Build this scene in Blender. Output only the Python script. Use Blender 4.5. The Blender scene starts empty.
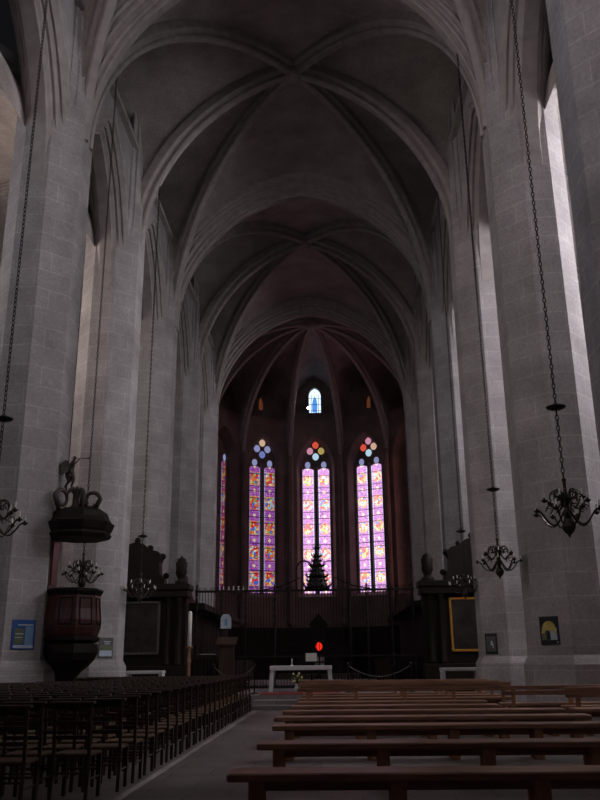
import bpy, math, random
from math import sin, cos, pi, sqrt, radians as R
from mathutils import Vector as V, Matrix

random.seed(7)
sc = bpy.context.scene
COL = sc.collection

# ------------------------------------------------------------------ materials
def nmat(name):
    m = bpy.data.materials.new(name); m.use_nodes = True
    nt = m.node_tree; nt.nodes.clear()
    return m, nt, nt.nodes, nt.links
def out_bsdf(nt, rough=.8, metal=0.0, spec=.3):
    b = nt.nodes.new('ShaderNodeBsdfPrincipled'); o = nt.nodes.new('ShaderNodeOutputMaterial')
    nt.links.new(b.outputs[0], o.inputs[0])
    b.inputs['Roughness'].default_value = rough; b.inputs['Metallic'].default_value = metal
    b.inputs['Specular IOR Level'].default_value = spec
    return b
def c4(c): return (c[0], c[1], c[2], 1)
def ramp(nt, fac, stops, interp='LINEAR'):
    r = nt.nodes.new('ShaderNodeValToRGB'); r.color_ramp.interpolation = interp
    e = r.color_ramp.elements
    while len(e) > 1: e.remove(e[-1])
    e[0].position = stops[0][0]; e[0].color = c4(stops[0][1])
    for p, c in stops[1:]:
        k = e.new(p); k.color = c4(c)
    nt.links.new(fac, r.inputs[0]); return r.outputs[0]
def mixc(nt, fac, a, b, mode='MIX'):
    m = nt.nodes.new('ShaderNodeMix'); m.data_type = 'RGBA'; m.blend_type = mode
    for sock, val in ((m.inputs[0], fac), (m.inputs[6], a), (m.inputs[7], b)):
        if hasattr(val, 'links'): nt.links.new(val, sock)
        elif isinstance(val, (int, float)): sock.default_value = val
        else: sock.default_value = c4(val)
    return m.outputs[2]
def noise(nt, scale, vec=None, detail=4):
    n = nt.nodes.new('ShaderNodeTexNoise'); n.inputs['Scale'].default_value = scale; n.inputs['Detail'].default_value = detail
    if vec is not None: nt.links.new(vec, n.inputs['Vector'])
    return n.outputs['Fac']
def mth(nt, op, a, b=None, c=None):
    m = nt.nodes.new('ShaderNodeMath'); m.operation = op
    for i, v in enumerate((a, b, c)):
        if v is None: continue
        if hasattr(v, 'links'): nt.links.new(v, m.inputs[i])
        else: m.inputs[i].default_value = v
    return m.outputs[0]
def coord(nt, which='Object'):
    return nt.nodes.new('ShaderNodeTexCoord').outputs[which]

def stone_mat(name, c1, c2, mortar, bw, rh, ms=.014, mix=.65, rough=.9):
    m, nt, N, L = nmat(name); b = out_bsdf(nt, rough, 0, .2)
    uv = coord(nt, 'UV')
    br = N.new('ShaderNodeTexBrick'); L.new(uv, br.inputs['Vector'])
    br.inputs['Color1'].default_value = c4(c1); br.inputs['Color2'].default_value = c4(c2); br.inputs['Mortar'].default_value = c4(mortar)
    br.inputs['Scale'].default_value = 1; br.inputs['Mortar Size'].default_value = ms; br.inputs['Mortar Smooth'].default_value = .4
    br.inputs['Brick Width'].default_value = bw; br.inputs['Row Height'].default_value = rh; br.inputs['Bias'].default_value = 0
    ob = coord(nt, 'Object')
    n1 = ramp(nt, noise(nt, .9, ob), [(.3, (.72, .70, .70)), (.7, (1.1, 1.08, 1.08))])
    n2 = ramp(nt, noise(nt, 14, ob), [(.3, (.85, .85, .85)), (.7, (1.1, 1.1, 1.1))])
    col = mixc(nt, 1, mixc(nt, 1, br.outputs['Color'], n1, 'MULTIPLY'), n2, 'MULTIPLY')
    L.new(col, b.inputs['Base Color'])
    return m
def plain_mat(name, col, rough=.7, metal=0, spec=.3, var=.25, scale=6):
    m, nt, N, L = nmat(name); b = out_bsdf(nt, rough, metal, spec)
    lo = [x * (1 - var) for x in col]; hi = [x * (1 + var) for x in col]
    L.new(ramp(nt, noise(nt, scale, coord(nt)), [(.3, lo), (.7, hi)]), b.inputs['Base Color'])
    return m
def wood_mat(name, dark, light, rough=.45, axis='X', spec=.35):
    m, nt, N, L = nmat(name); b = out_bsdf(nt, rough, 0, spec)
    mp = N.new('ShaderNodeMapping'); L.new(coord(nt), mp.inputs['Vector'])
    s = {'X': (1.2, 14, 14), 'Y': (14, 1.2, 14), 'Z': (14, 14, 1.2)}[axis]
    mp.inputs['Scale'].default_value = s
    L.new(ramp(nt, noise(nt, 1.5, mp.outputs[0], 6), [(.3, dark), (.7, light)]), b.inputs['Base Color'])
    return m
def emit_mat(name, col, strength):
    m, nt, N, L = nmat(name)
    e = N.new('ShaderNodeEmission'); o = N.new('ShaderNodeOutputMaterial'); L.new(e.outputs[0], o.inputs[0])
    e.inputs[0].default_value = c4(col); e.inputs[1].default_value = strength
    return m
def stained_mat(name, strength, warm=0.0, medallion='round', seed=0.0, ground=((.16, .02, .30), (.42, .10, .62), (.60, .12, .40))):
    """leaded glass lit by the sky behind: UV is in metres, pane is .92 wide; medallions every 1.8 m"""
    m, nt, N, L = nmat(name)
    uv = coord(nt, 'UV')
    sp = N.new('ShaderNodeSeparateXYZ'); L.new(uv, sp.inputs[0]); u, v = sp.outputs[0], sp.outputs[1]
    def cells(scale, off):
        mp = N.new('ShaderNodeMapping'); L.new(uv, mp.inputs['Vector']); mp.inputs['Location'].default_value = (off, off * 1.7, off)
        vo = N.new('ShaderNodeTexVoronoi'); vo.inputs['Scale'].default_value = scale; L.new(mp.outputs[0], vo.inputs['Vector'])
        s = N.new('ShaderNodeSeparateColor'); L.new(vo.outputs['Color'], s.inputs[0])
        ed = N.new('ShaderNodeTexVoronoi'); ed.feature = 'DISTANCE_TO_EDGE'; ed.inputs['Scale'].default_value = scale; L.new(mp.outputs[0], ed.inputs['Vector'])
        return s.outputs[0], s.outputs[1], ed.outputs['Distance']
    # ground: purple and magenta lozenges
    a1 = mth(nt, 'SINE', mth(nt, 'MULTIPLY', mth(nt, 'ADD', u, v), 24.0)); a2 = mth(nt, 'SINE', mth(nt, 'MULTIPLY', mth(nt, 'SUBTRACT', u, v), 24.0))
    loz = mth(nt, 'MULTIPLY_ADD', mth(nt, 'MULTIPLY', a1, a2), .5, .5)
    r1, g1, e1 = cells(9, seed)
    gf = mth(nt, 'ADD', mth(nt, 'MULTIPLY', loz, .55), mth(nt, 'MULTIPLY', r1, .45))
    gcol = ramp(nt, gf, [(.1, ground[0]), (.5, ground[1]), (.72, ground[2]), (.9, (.85, .55, .85))])
    # medallions
    mv = mth(nt, 'SUBTRACT', mth(nt, 'MODULO', mth(nt, 'ADD', v, 1.8 - .1), 1.8), .9)
    du = mth(nt, 'SUBTRACT', u, .46)
    if medallion == 'round':
        d = mth(nt, 'SQRT', mth(nt, 'ADD', mth(nt, 'MULTIPLY', du, du), mth(nt, 'MULTIPLY', mv, mv)))
    else:
        d = mth(nt, 'MAXIMUM', mth(nt, 'ABSOLUTE', du), mth(nt, 'MULTIPLY', mth(nt, 'ABSOLUTE', mv), .86))
    r2, g2, e2 = cells(5.5, seed + 3.1)
    pal = [(0, (.75, .03, .04)), (.2, (.85, .22, .05)), (.36, (.95, .62, .18)), (.52, (.95, .80, .72)), (.64, (.10, .16, .75)), (.76, (.35, .62, .80)), (.86, (.80, .06, .10)), (.95, (.30, .50, .15))]
    mcol = ramp(nt, r2, pal, 'CONSTANT')
    inside = mth(nt, 'LESS_THAN', d, .37); ring = mth(nt, 'LESS_THAN', d, .43)
    col = mixc(nt, ring, gcol, ramp(nt, r1, [(0, (.9, .45, .12)), (.5, (.8, .1, .08)), (1, (.95, .75, .5))]))
    col = mixc(nt, inside, col, mcol)
    # small yellow crosses half way between medallions
    mv2 = mth(nt, 'SUBTRACT', mth(nt, 'MODULO', mth(nt, 'ADD', v, 1.8 + .8), 1.8), .9)
    cr = mth(nt, 'LESS_THAN', mth(nt, 'ADD', mth(nt, 'ABSOLUTE', du), mth(nt, 'ABSOLUTE', mv2)), .15)
    col = mixc(nt, cr, col, (.95, .78, .45))
    # pale beaded border
    bd = mth(nt, 'GREATER_THAN', mth(nt, 'ABSOLUTE', du), .395)
    bead = mth(nt, 'SINE', mth(nt, 'MULTIPLY', v, 42.0))
    col = mixc(nt, bd, col, ramp(nt, mth(nt, 'MULTIPLY_ADD', bead, .5, .5), [(.2, (.28, .25, .85)), (.8, (.80, .75, 1.0))]))
    # leads and saddle bars
    lead = mth(nt, 'MULTIPLY', mth(nt, 'GREATER_THAN', e2, .02), mth(nt, 'GREATER_THAN', mth(nt, 'ABSOLUTE', mth(nt, 'SUBTRACT', mth(nt, 'MODULO', v, .9), .45)), .025))
    lead = mth(nt, 'MULTIPLY_ADD', lead, .8, .2)
    if warm: col = mixc(nt, warm, col, (1.0, .80, .80))
    em = N.new('ShaderNodeEmission'); o = N.new('ShaderNodeOutputMaterial'); L.new(em.outputs[0], o.inputs[0])
    L.new(col, em.inputs[0]); L.new(mth(nt, 'MULTIPLY', lead, strength), em.inputs[1])
    return m

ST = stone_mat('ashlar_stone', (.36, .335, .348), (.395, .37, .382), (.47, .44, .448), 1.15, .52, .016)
STW = stone_mat('vault_stone', (.36, .32, .31), (.40, .355, .34), (.42, .38, .36), .7, .3, .008)
STR = plain_mat('rib_stone', (.34, .305, .298), .9, 0, .2, .15, 3)
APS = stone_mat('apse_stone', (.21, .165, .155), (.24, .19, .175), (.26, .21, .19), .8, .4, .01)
FLR = stone_mat('floor_slabs', (.15, .13, .122), (.20, .175, .165), (.09, .08, .075), .9, .6, .012, rough=.5)
PLT = stone_mat('platform_stone', (.16, .14, .14), (.2, .18, .18), (.1, .09, .09), 1.2, .5, .01, rough=.6)
OAK = wood_mat('oak_bench', (.14, .070, .048), (.32, .165, .105), .42, 'X')
OAKL = wood_mat('oak_bench_leg', (.28, .135, .08), (.46, .23, .13), .5, 'Z')
CHW = wood_mat('chair_wood', (.030, .018, .013), (.062, .038, .026), .4, 'Z')
RUSH = plain_mat('rush', (.10, .062, .040), .8, 0, .2, .35, 40)
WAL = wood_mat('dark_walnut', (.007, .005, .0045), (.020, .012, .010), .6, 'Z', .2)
WALR = wood_mat('red_walnut', (.035, .012, .010), (.085, .030, .022), .32, 'Z', .5)
CARV = plain_mat('carved_wood', (.055, .042, .035), .5, 0, .4, .3, 20)
IRON = plain_mat('wrought_iron', (.022, .019, .018), .5, .6, .4, .2, 20)
BRASS = plain_mat('dark_brass', (.05, .043, .036), .4, .7, .4, .2, 20)
GILT = plain_mat('gilt_frame', (.55, .27, .05), .4, .3, .4, .2, 20)
GREYF = plain_mat('grey_frame', (.09, .085, .08), .5, 0, .4, .2, 20)
WAX = plain_mat('white_wax', (.75, .72, .68), .5, 0, .3, .05, 10)
LINEN = plain_mat('white_altar_stone', (.50, .49, .52), .7, 0, .3, .08, 5)
RED = plain_mat('red_carpet', (.17, .03, .03), .95, 0, .1, .3, 30)
BLUE = plain_mat('poster_blue', (.03, .10, .34), .5, 0, .3, .1, 4)
PALE = plain_mat('poster_pale', (.42, .50, .58), .5, 0, .3, .1, 4)
LBLUE = plain_mat('poster_mid_blue', (.16, .30, .50), .5, 0, .3, .1, 4)
BLK = plain_mat('poster_black', (.02, .02, .025), .5, 0, .3, .1, 4)
YEL = plain_mat('poster_yellow', (.52, .42, .12), .5, 0, .3, .15, 9)
OLIVE = plain_mat('poster_olive', (.14, .15, .09), .5, 0, .3, .3, 30)
GREYP = plain_mat('poster_grey', (.10, .095, .10), .5, 0, .3, .4, 14)
OILP = plain_mat('oil_painting', (.022, .018, .014), .45, 0, .4, .6, 3)
LEAF = plain_mat('bouquet_leaf', (.06, .09, .03), .7, 0, .2, .4, 30)
PETAL = plain_mat('bouquet_petal', (.55, .50, .25), .7, 0, .2, .2, 30)
SHADE_GLASS = plain_mat('shade_dark_glass', (.010, .010, .012), .25, 0, .5, .3, 4)  # near black paints the clerestory shade; outer apse top lights share it
G_C = stained_mat('stained_centre', 1.75, .22, 'round', 0.0)
G_R = stained_mat('stained_south', 1.65, .22, 'round', 5.0)
G_L = stained_mat('stained_north', .62, .0, 'square', 9.0)
G_P = stained_mat('stained_pink', .32, .0, 'square', 13.0, ((.25, .02, .12), (.6, .06, .25), (.75, .12, .3)))
G_PR = stained_mat('stained_red', 7.0, .0, 'square', 17.0, ((.35, .02, .05), (.7, .06, .08), (.8, .12, .12)))
G_TOPW = emit_mat('top_glass_pale', (.62, .80, 1.0), 1.5)
G_TOPB = emit_mat('top_glass_blue', (.10, .30, .85), 1.0)
G_TOPO = emit_mat('top_glass_amber', (.75, .22, .10), .12)
def petal(n, c, s): return emit_mat('petal_' + n, c, s)
P_RED, P_PINK, P_OCH, P_ICE, P_LIL, P_CRM, P_BLU = petal('red', (.8, .10, .06), .8), petal('pink', (.8, .35, .5), .7), petal('ochre', (.65, .5, .16), .6), petal('ice', (.55, .8, .95), .8), petal('lilac', (.40, .42, .75), .6), petal('cream', (.85, .55, .40), .7), petal('blue', (.25, .30, .75), .6)
DAY_R = emit_mat('daylight_glass_sunny', (1.0, .96, .98), 4.5)
DAY_S = emit_mat('daylight_glass_sun', (1.0, .98, 1.0), 62.0)
DAY_M = emit_mat('daylight_glass_south', (.97, .96, 1.0), 22.0)
DAY_N = emit_mat('daylight_glass_north', (1.0, .86, .74), 13.0)
DAY_L = emit_mat('daylight_glass_shady', (.86, .92, 1.0), 4.0)
DAY_W = emit_mat('daylight_glass_west', (1.0, .88, .86), 8.5)
DAY_C = emit_mat('daylight_glass_clerestory', (.88, .93, 1.0), 13.0)
LAMP_W = emit_mat('floodlight_lens', (.85, .92, 1.0), 60.0)
LAMP_R = emit_mat('red_lamp_glass', (1.0, .03, .015), 1.0)

# ------------------------------------------------------------------ mesh builder
class MB:
    def __init__(s): s.v = []; s.f = []; s.mi = []; s.m = 0
    def add(s, vs, fs):
        o = len(s.v); s.v += [tuple(p) for p in vs]
        for f in fs: s.f.append([i + o for i in f]); s.mi.append(s.m)
        return s
    def box(s, x0, x1, y0, y1, z0, z1):
        return s.add([(x0,y0,z0),(x1,y0,z0),(x1,y1,z0),(x0,y1,z0),(x0,y0,z1),(x1,y0,z1),(x1,y1,z1),(x0,y1,z1)],
                     [(3,2,1,0),(4,5,6,7),(0,1,5,4),(1,2,6,5),(2,3,7,6),(3,0,4,7)])
    def bbox(s, x0, x1, y0, y1, z0, z1, b=.01):     # box with chamfered upright and top edges
        w = [(x0+b,y0),(x1-b,y0),(x1,y0+b),(x1,y1-b),(x1-b,y1),(x0+b,y1),(x0,y1-b),(x0,y0+b)]
        w2 = [(x0+b*2,y0+b),(x1-b*2,y0+b),(x1-b,y0+b*2),(x1-b,y1-b*2),(x1-b*2,y1-b),(x0+b*2,y1-b),(x0+b,y1-b*2),(x0+b,y0+b*2)]
        return s.loft([[(x,y,z) for x,y in r] for r,z in ((w2,z0),(w,z0+b),(w,z1-b),(w2,z1))])
    def loft(s, rings, cap=True, closed=True):
        n = len(rings[0]); vs = [p for r in rings for p in r]; fs = []
        for k in range(len(rings)-1):
            for i in range(n if closed else n-1):
                j = (i+1) % n
                fs.append((k*n+i, k*n+j, (k+1)*n+j, (k+1)*n+i))
        if cap and closed:
            fs.append(tuple(reversed(range(n)))); fs.append(tuple((len(rings)-1)*n+i for i in range(n)))
        return s.add(vs, fs)
    def prism(s, poly, z0, z1): return s.loft([[(x,y,z0) for x,y in poly], [(x,y,z1) for x,y in poly]])
    def extr(s, poly, ax, a0, a1):   # poly in the plane normal to axis ax, extruded from a0 to a1
        def P(p, a): return {'x': (a,p[0],p[1]), 'y': (p[0],a,p[1]), 'z': (p[0],p[1],a)}[ax]
        return s.loft([[P(p,a0) for p in poly], [P(p,a1) for p in poly]])
    def lathe(s, prof, c=(0,0,0), n=16, sx=1, sy=1):
        rings = [[(c[0]+r*sx*cos(2*pi*i/n), c[1]+r*sy*sin(2*pi*i/n), c[2]+z) for i in range(n)] for r,z in prof]
        return s.loft(rings)
    def tube(s, pts, r, n=6, cap=True):
        pts = [V(p) for p in pts]; rs = r if isinstance(r, (list,tuple)) else [r]*len(pts)
        rings = []; ref = None
        for i,p in enumerate(pts):
            t = (pts[min(i+1,len(pts)-1)] - pts[max(i-1,0)]).normalized()
            if ref is None:
                ref = V((0,0,1)) if abs(t.z) < .9 else V((1,0,0))
            a = t.cross(ref); a.normalize(); b = a.cross(t); ref = b if abs(b.dot(t))<.5 else ref
            rings.append([p + (a*cos(2*pi*k/n) + b*sin(2*pi*k/n))*rs[i] for k in range(n)])
        return s.loft(rings, cap)
    def sweep(s, pts, lat, prof, flip=False):
        """planar curve pts; lat = fixed lateral axis; prof = (lateral, outward) with outward = away from the curve's hollow side"""
        pts = [V(p) for p in pts]; lat = V(lat); rings = []
        for i,p in enumerate(pts):
            t = (pts[min(i+1,len(pts)-1)] - pts[max(i-1,0)]).normalized()
            o = t.cross(lat).normalized()
            if flip: o = -o
            rings.append([p + lat*a + o*b for a,b in prof])
        return s.loft(rings)
    def ball(s, c, r, n=10, sz=1):
        m = max(4, n//2)
        return s.lathe([(max(.001, r*sin(pi*k/m)), -r*sz*cos(pi*k/m)) for k in range(m+1)], c, n)
    def build(s, name, mats, parent=None, smooth=False, uv=False, loc=None):
        me = bpy.data.meshes.new(name); me.from_pydata(s.v, [], s.f)
        mats = mats if isinstance(mats, (list,tuple)) else [mats]
        for m in mats: me.materials.append(m)
        if len(mats) > 1: me.polygons.foreach_set('material_index', s.mi)
        if smooth: me.polygons.foreach_set('use_smooth', [True]*len(me.polygons))
        me.update()
        if uv:
            l = me.uv_layers.new(name='UVMap'); d = l.data
            for p in me.polygons:
                n = p.normal
                if abs(n.z) > .8: t = V((1,0,0)); b = V((0,1,0))
                else:
                    t = V((0,0,1)).cross(n).normalized(); b = V((0,0,1)) if abs(n.z) < .3 else n.cross(t)
                for li in p.loop_indices:
                    co = me.vertices[me.loops[li].vertex_index].co
                    d[li].uv = (co.dot(t), co.dot(b))
        o = bpy.data.objects.new(name, me); COL.objects.link(o)
        if parent is not None: o.parent = parent
        if loc is not None: o.location = loc
        return o

def tag(o, label=None, cat=None, group=None, kind=None):
    if label: o['label'] = label
    if cat: o['category'] = cat
    if group: o['group'] = group
    if kind: o['kind'] = kind
    return o
def empty(name, loc=(0,0,0), rz=0, label=None, cat=None, group=None):
    o = bpy.data.objects.new(name, None); o.empty_display_size = .2; COL.objects.link(o)
    o.location = loc; o.rotation_euler = (0,0,rz)
    return tag(o, label, cat, group)
def struct(name, mb, mat, parent=None, **k):
    o = mb.build(name, mat, parent, uv=True, **k)
    if parent is None: o['kind'] = 'structure'
    return o
def copy_tree(o, parent=None):
    c = o.copy(); COL.objects.link(c)
    if parent is not None: c.parent = parent
    for ch in list(o.children): copy_tree(ch, c)
    return c

# ------------------------------------------------------------------ the nave: dimensions
P0, PITCH = 13.0, 6.8
PY = [P0 + PITCH*k for k in range(-1, 6)]          # 6.2 .. 47
A_, ZS, ZT, ZK = 5.6, 15.3, 21.73, 22.9

def arc_u(a, h, v):
    if h >= a:
        r = (a*a+h*h)/(2*a); return r - sqrt(max(0, r*r - v*v))
    return a*(1 - sqrt(max(0, 1-(v/h)**2)))
def arc(a, h, n=28):
    """points (u from springing, v up) of half an arch of half-span a, rise h"""
    return [(arc_u(a, h, h*sin(pi/2*k/n)), h*sin(pi/2*k/n)) for k in range(n+1)]

# floor
struct('floor', MB().box(-14, 14, -4, 62, -.2, 0), FLR)

struct('floor_border', MB().box(-1.13, -1.05, 2, 24, 0, .006), STW)
# pillars
def octo(c, s, g=0):
    q = [(5.6-g,.456),(5.6-g,-.456),(6.24-g*.4,-1.1-g),(6.95+g*.4,-1.1-g),(7.5+g,-.5),(7.5+g,.5),(6.95+g*.4,1.1+g),(6.24-g*.4,1.1+g)]
    p = [(s*x, c+y) for x,y in q]
    return p if s < 0 else p[::-1]
for yc in PY:
    for s in (-1, 1):
        m = MB()
        rings = []
        for g, z in ((.11,0),(.11,1.16),(.08,1.22),(.0,1.36),(0,17.2)):
            rings.append([(x,y,z) for x,y in octo(yc, s, g)])
        m.loft(rings)
        sh = []
        for q in range(25):                       # bundle of rolls and hollows towards the nave
            a = pi*q/24; rr = 1 + (.07 if q % 4 in (1,2) else -.04)
            sh.append((s*(5.98-.30*rr*sin(a)), yc + .95*rr*cos(a)))
        sh += [(s*6.75,yc-.9),(s*6.75,yc+.9)]
        m.loft([[(s*6.5+(x-s*6.5)*k,yc+(y-yc)*k,z) for x,y in sh] for z,k in ((14.2,.62),(16.0,.93),(16.6,1.0),(22.2,1.0))])
        struct('pillar', m, ST)

# rib profiles: (lateral, outward)
def mirror(h): return [(-a,b) for a,b in h] + [(a,b) for a,b in reversed(h)]
PT = mirror([(.66,.95),(.66,.66),(.60,.60),(.62,.52),(.54,.47),(.47,.50),(.44,.44),(.48,.36),(.42,.30),(.33,.31),(.28,.25),(.31,.17),(.25,.12),(.17,.13),(.15,.08),(.18,.04),(.13,.0)])
PD = mirror([(.26,.62),(.26,.34),(.22,.29),(.14,.25),(.12,.18),(.16,.11),(.15,.05),(.10,0)])
PF = mirror([(.20,.35),(.20,.2),(.12,.12),(.12,.0)])
PA = mirror([(.655,.80),(.655,.60),(.58,.54),(.60,.46),(.53,.40),(.46,.44),(.43,.36),(.47,.28),(.40,.22),(.32,.25),(.29,.18),(.32,.10),(.24,.05),(.2,.0)])

def plan_curve(p0, p1, z0, h, n=28):
    p0, p1 = V((p0[0],p0[1],0)), V((p1[0],p1[1],0)); d = p1-p0; a = d.length
    return [tuple(p0 + d*(u/a) + V((0,0,z0+v))) for u,v in arc(a, h, n)]

def rib(name, pts_half_l, lat, prof, mat=STR):
    # orient so that 'outward' is up at the crown
    pts = [V(p) for p in pts_half_l]; lat = V(lat)
    k = len(pts)//2; t = (pts[k+1]-pts[k-1]).normalized(); o = t.cross(lat)
    m = MB().sweep(pts, lat, prof, flip=o.z < 0)
    r = m.build(name, mat, uv=False); r['kind'] = 'structure'
    return r

def full_arch(x, y0, z0, h, half, axis='x'):
    L = arc(half, h)
    l = [(-half+u, v) for u,v in L]; r = [(half-u, v) for u,v in reversed(L[:-1])]
    return l + r

# transverse arches over every second pair of pillars
for yc in (PY[0], PY[2], PY[4], PY[6]):
    pts = [(u, yc, ZS+v) for u,v in full_arch(0, yc, ZS, ZT-ZS, A_)]
    rib('vault_rib', pts, (0,1,0), PT)
# six-part bays: diagonals + middle rib
def web_pt(curve_a, curve_b, ns=26, nt=8, bulge=.25):
    rows = []
    for k in range(ns+1):
        a, b = V(curve_a[k]), V(curve_b[k])
        up = V((0,0,1))
        rows.append([a.lerp(b, t/nt) + up*(bulge*4*(t/nt)*(1-t/nt)*(k/ns)) for t in range(nt+1)])
    return rows
def add_web(m, rows):
    n = len(rows[0]); vs = [p for r in rows for p in r]; fs = []
    for k in range(len(rows)-1):
        for i in range(n-1): fs.append((k*n+i, k*n+i+1, (k+1)*n+i+1, (k+1)*n+i))
    m.add(vs, fs)
NS = 26
def lifted(p0, p1, z0, h, lift=.5, back=.4):
    d = (V((p1[0],p1[1])) - V((p0[0],p0[1]))); d.normalize()
    q0 = (p0[0]-d.x*back, p0[1]-d.y*back)
    return plan_curve(q0, p1, z0, h+lift, NS)
def formeret(s, ya, yb, zsp, ztop, x=6.6):
    """half wall arch from pillar side ya to mid bay yb; vertical up to zsp"""
    out = []; a = abs(yb-ya); h = ztop-zsp; sg = 1 if yb > ya else -1
    for k in range(NS+1):
        z = ZS + (ztop-ZS)*sin(pi/2*k/NS)
        u = arc_u(a, h, z-zsp) if z > zsp else 0
        out.append((s*x, ya+sg*u, z))
    return out
FZ, FT = 18.2, 22.3
vault = MB()
for i in (0, 2, 4):
    ya, yk, yc = PY[i], PY[i+1], PY[i+2]
    K = (0, yk)
    TW = {}
    for y in (ya, yc):
        for s in (-1,1): TW[(y,s)] = lifted((s*A_,y), (0,y), ZS, ZT-ZS, .75, .5)
    for s in (-1,1):
        MW = lifted((s*A_,yk), K, ZS, ZK-ZS, .5, .5)
        rib('vault_rib', plan_curve((s*A_,yk), K, ZS, ZK-ZS), (0,1,0), PD)
        for y, sg in ((ya,1),(yc,-1)):
            p = (s*A_, y+sg*.32)
            d = (V(K)-V(p)).normalized()
            rib('vault_rib', plan_curve(p, K, ZS, ZK-ZS), (-d.y, d.x, 0), PD)
            DW = lifted(p, K, ZS, ZK-ZS, .5, .5)
            add_web(vault, web_pt(TW[(y,s)], DW, NS))
            ym = (y+yk)/2
            F1 = formeret(s, y+sg*.5, ym, FZ, FT); F2 = formeret(s, yk-sg*.5, ym, FZ, FT)
            add_web(vault, web_pt(DW, F1, NS, bulge=.1)); add_web(vault, web_pt(MW, F2, NS, bulge=.1))
            rib('vault_rib', F1[:-1] + F2[::-1], (1,0,0), PF)
    bs = MB().lathe([(.02,-.16),(.20,-.14),(.30,-.04),(.34,.08),(.34,.4)], (0,yk,ZK-.02), 16)
    bs.build('keystone', STR, smooth=True)['kind'] = 'structure'

# nave walls: arcade arches, string course, clerestory recess
AZ, AH, AHALF = 14.0, 4.75, 2.95
def arch_wall(m, s, ya, yb, x0, x1, ztop):
    """wall slab between ya and yb, pierced by a pointed arch from the floor; x0 nave face, x1 aisle face"""
    mid = (ya+yb)/2
    L = arc(AHALF, AH, 16)
    cur = [(0, -AZ)] + L                # u, v
    for x, fl in ((x0, 1), (x1, -1)):
        for sg in (-1, 1):
            vs = []; fs = []
            for u, v in cur:
                vs += [(s*x, mid+sg*(AHALF-u), AZ+v), (s*x, mid+sg*(yb-ya)/2, AZ+v)]
            for k in range(len(cur)-1): fs.append((2*k, 2*k+1, 2*k+3, 2*k+2))
            m.add(vs, fs)
        zt = AZ+AH
        m.add([(s*x,ya,zt),(s*x,yb,zt),(s*x,yb,ztop),(s*x,ya,ztop)], [(0,1,2,3)])
    full = [(mid-(AHALF-u), AZ+v) for u,v in cur] + [(mid+(AHALF-u), AZ+v) for u,v in reversed(cur[:-1])]
    vs = []; fs = []
    for y,z in full: vs += [(s*x0,y,z),(s*x1,y,z)]
    for k in range(len(full)-1): fs.append((2*k,2*k+1,2*k+3,2*k+2))
    m.add(vs, fs)
for s, nm in ((-1,'wall_left'), (1,'wall_right')):
    m = MB()
    ys = [-4+ .0] + PY
    arch_pairs = list(zip(PY[:-1], PY[1:]))
    for ya, yb in arch_pairs:
        arch_wall(m, s, ya, yb, 5.92, 7.2, 19.42)
        m.add([(s*5.92,ya,19.42),(s*5.92,yb,19.42),(s*6.75,yb,19.75),(s*6.75,ya,19.75)], [(0,1,2,3)])
        # clerestory wall either side of, below and above the window opening
        mid = (ya+yb)/2; hw = 1.9
        for y0,y1,z0,z1 in ((ya,mid-hw,19.7,24.6),(mid+hw,yb,19.7,24.6),(mid-hw,mid+hw,22.9,24.6)):
            m.box(min(s*6.72,s*7.2), max(s*6.72,s*7.2), y0, y1, z0, z1)
    m.box(min(s*5.92,s*7.2), max(s*5.92,s*7.2), -4, PY[0], 0, 24.6)
    struct(nm, m, ST)
    t = MB()
    for ya, yb in arch_pairs:
        t.extr([(ya+.5,19.30),(yb-.5,19.30),(yb-.5,19.5),(ya+.5,19.5)], 'x', s*5.72, s*5.96)
    struct('trim_%d' % (1 if s < 0 else 2), t, STR)
    for ya, yb in arch_pairs:
        mid = (ya+yb)/2
        full = [(s*6.56, mid+u, AZ+v) for u,v in full_arch(0, 0, AZ, AH-.62, AHALF-.66)]
        rib('arcade_rib', [(s*6.56, mid-AHALF+.66, AZ-.5)] + full + [(s*6.56, mid+AHALF-.66, AZ-.5)], (1,0,0), PA)
# clerestory windows (near-black glass behind mullions paints in the recess shade; only the bay above the viewer lets the sky in)
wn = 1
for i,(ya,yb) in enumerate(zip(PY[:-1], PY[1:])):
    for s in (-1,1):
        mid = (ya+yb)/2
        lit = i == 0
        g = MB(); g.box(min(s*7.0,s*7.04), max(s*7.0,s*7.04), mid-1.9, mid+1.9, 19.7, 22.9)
        w = g.build('window_%d' % wn, DAY_C if lit else SHADE_GLASS); w['kind'] = 'structure'; wn += 1
        fr = MB()
        for yy in (-1.9,-.63,.63,1.9): fr.box(s*6.93-.07, s*6.93+.07, mid+yy-.07, mid+yy+.07, 19.7, 22.9)
        fr.build('mullion_frame', STR, w)

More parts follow.
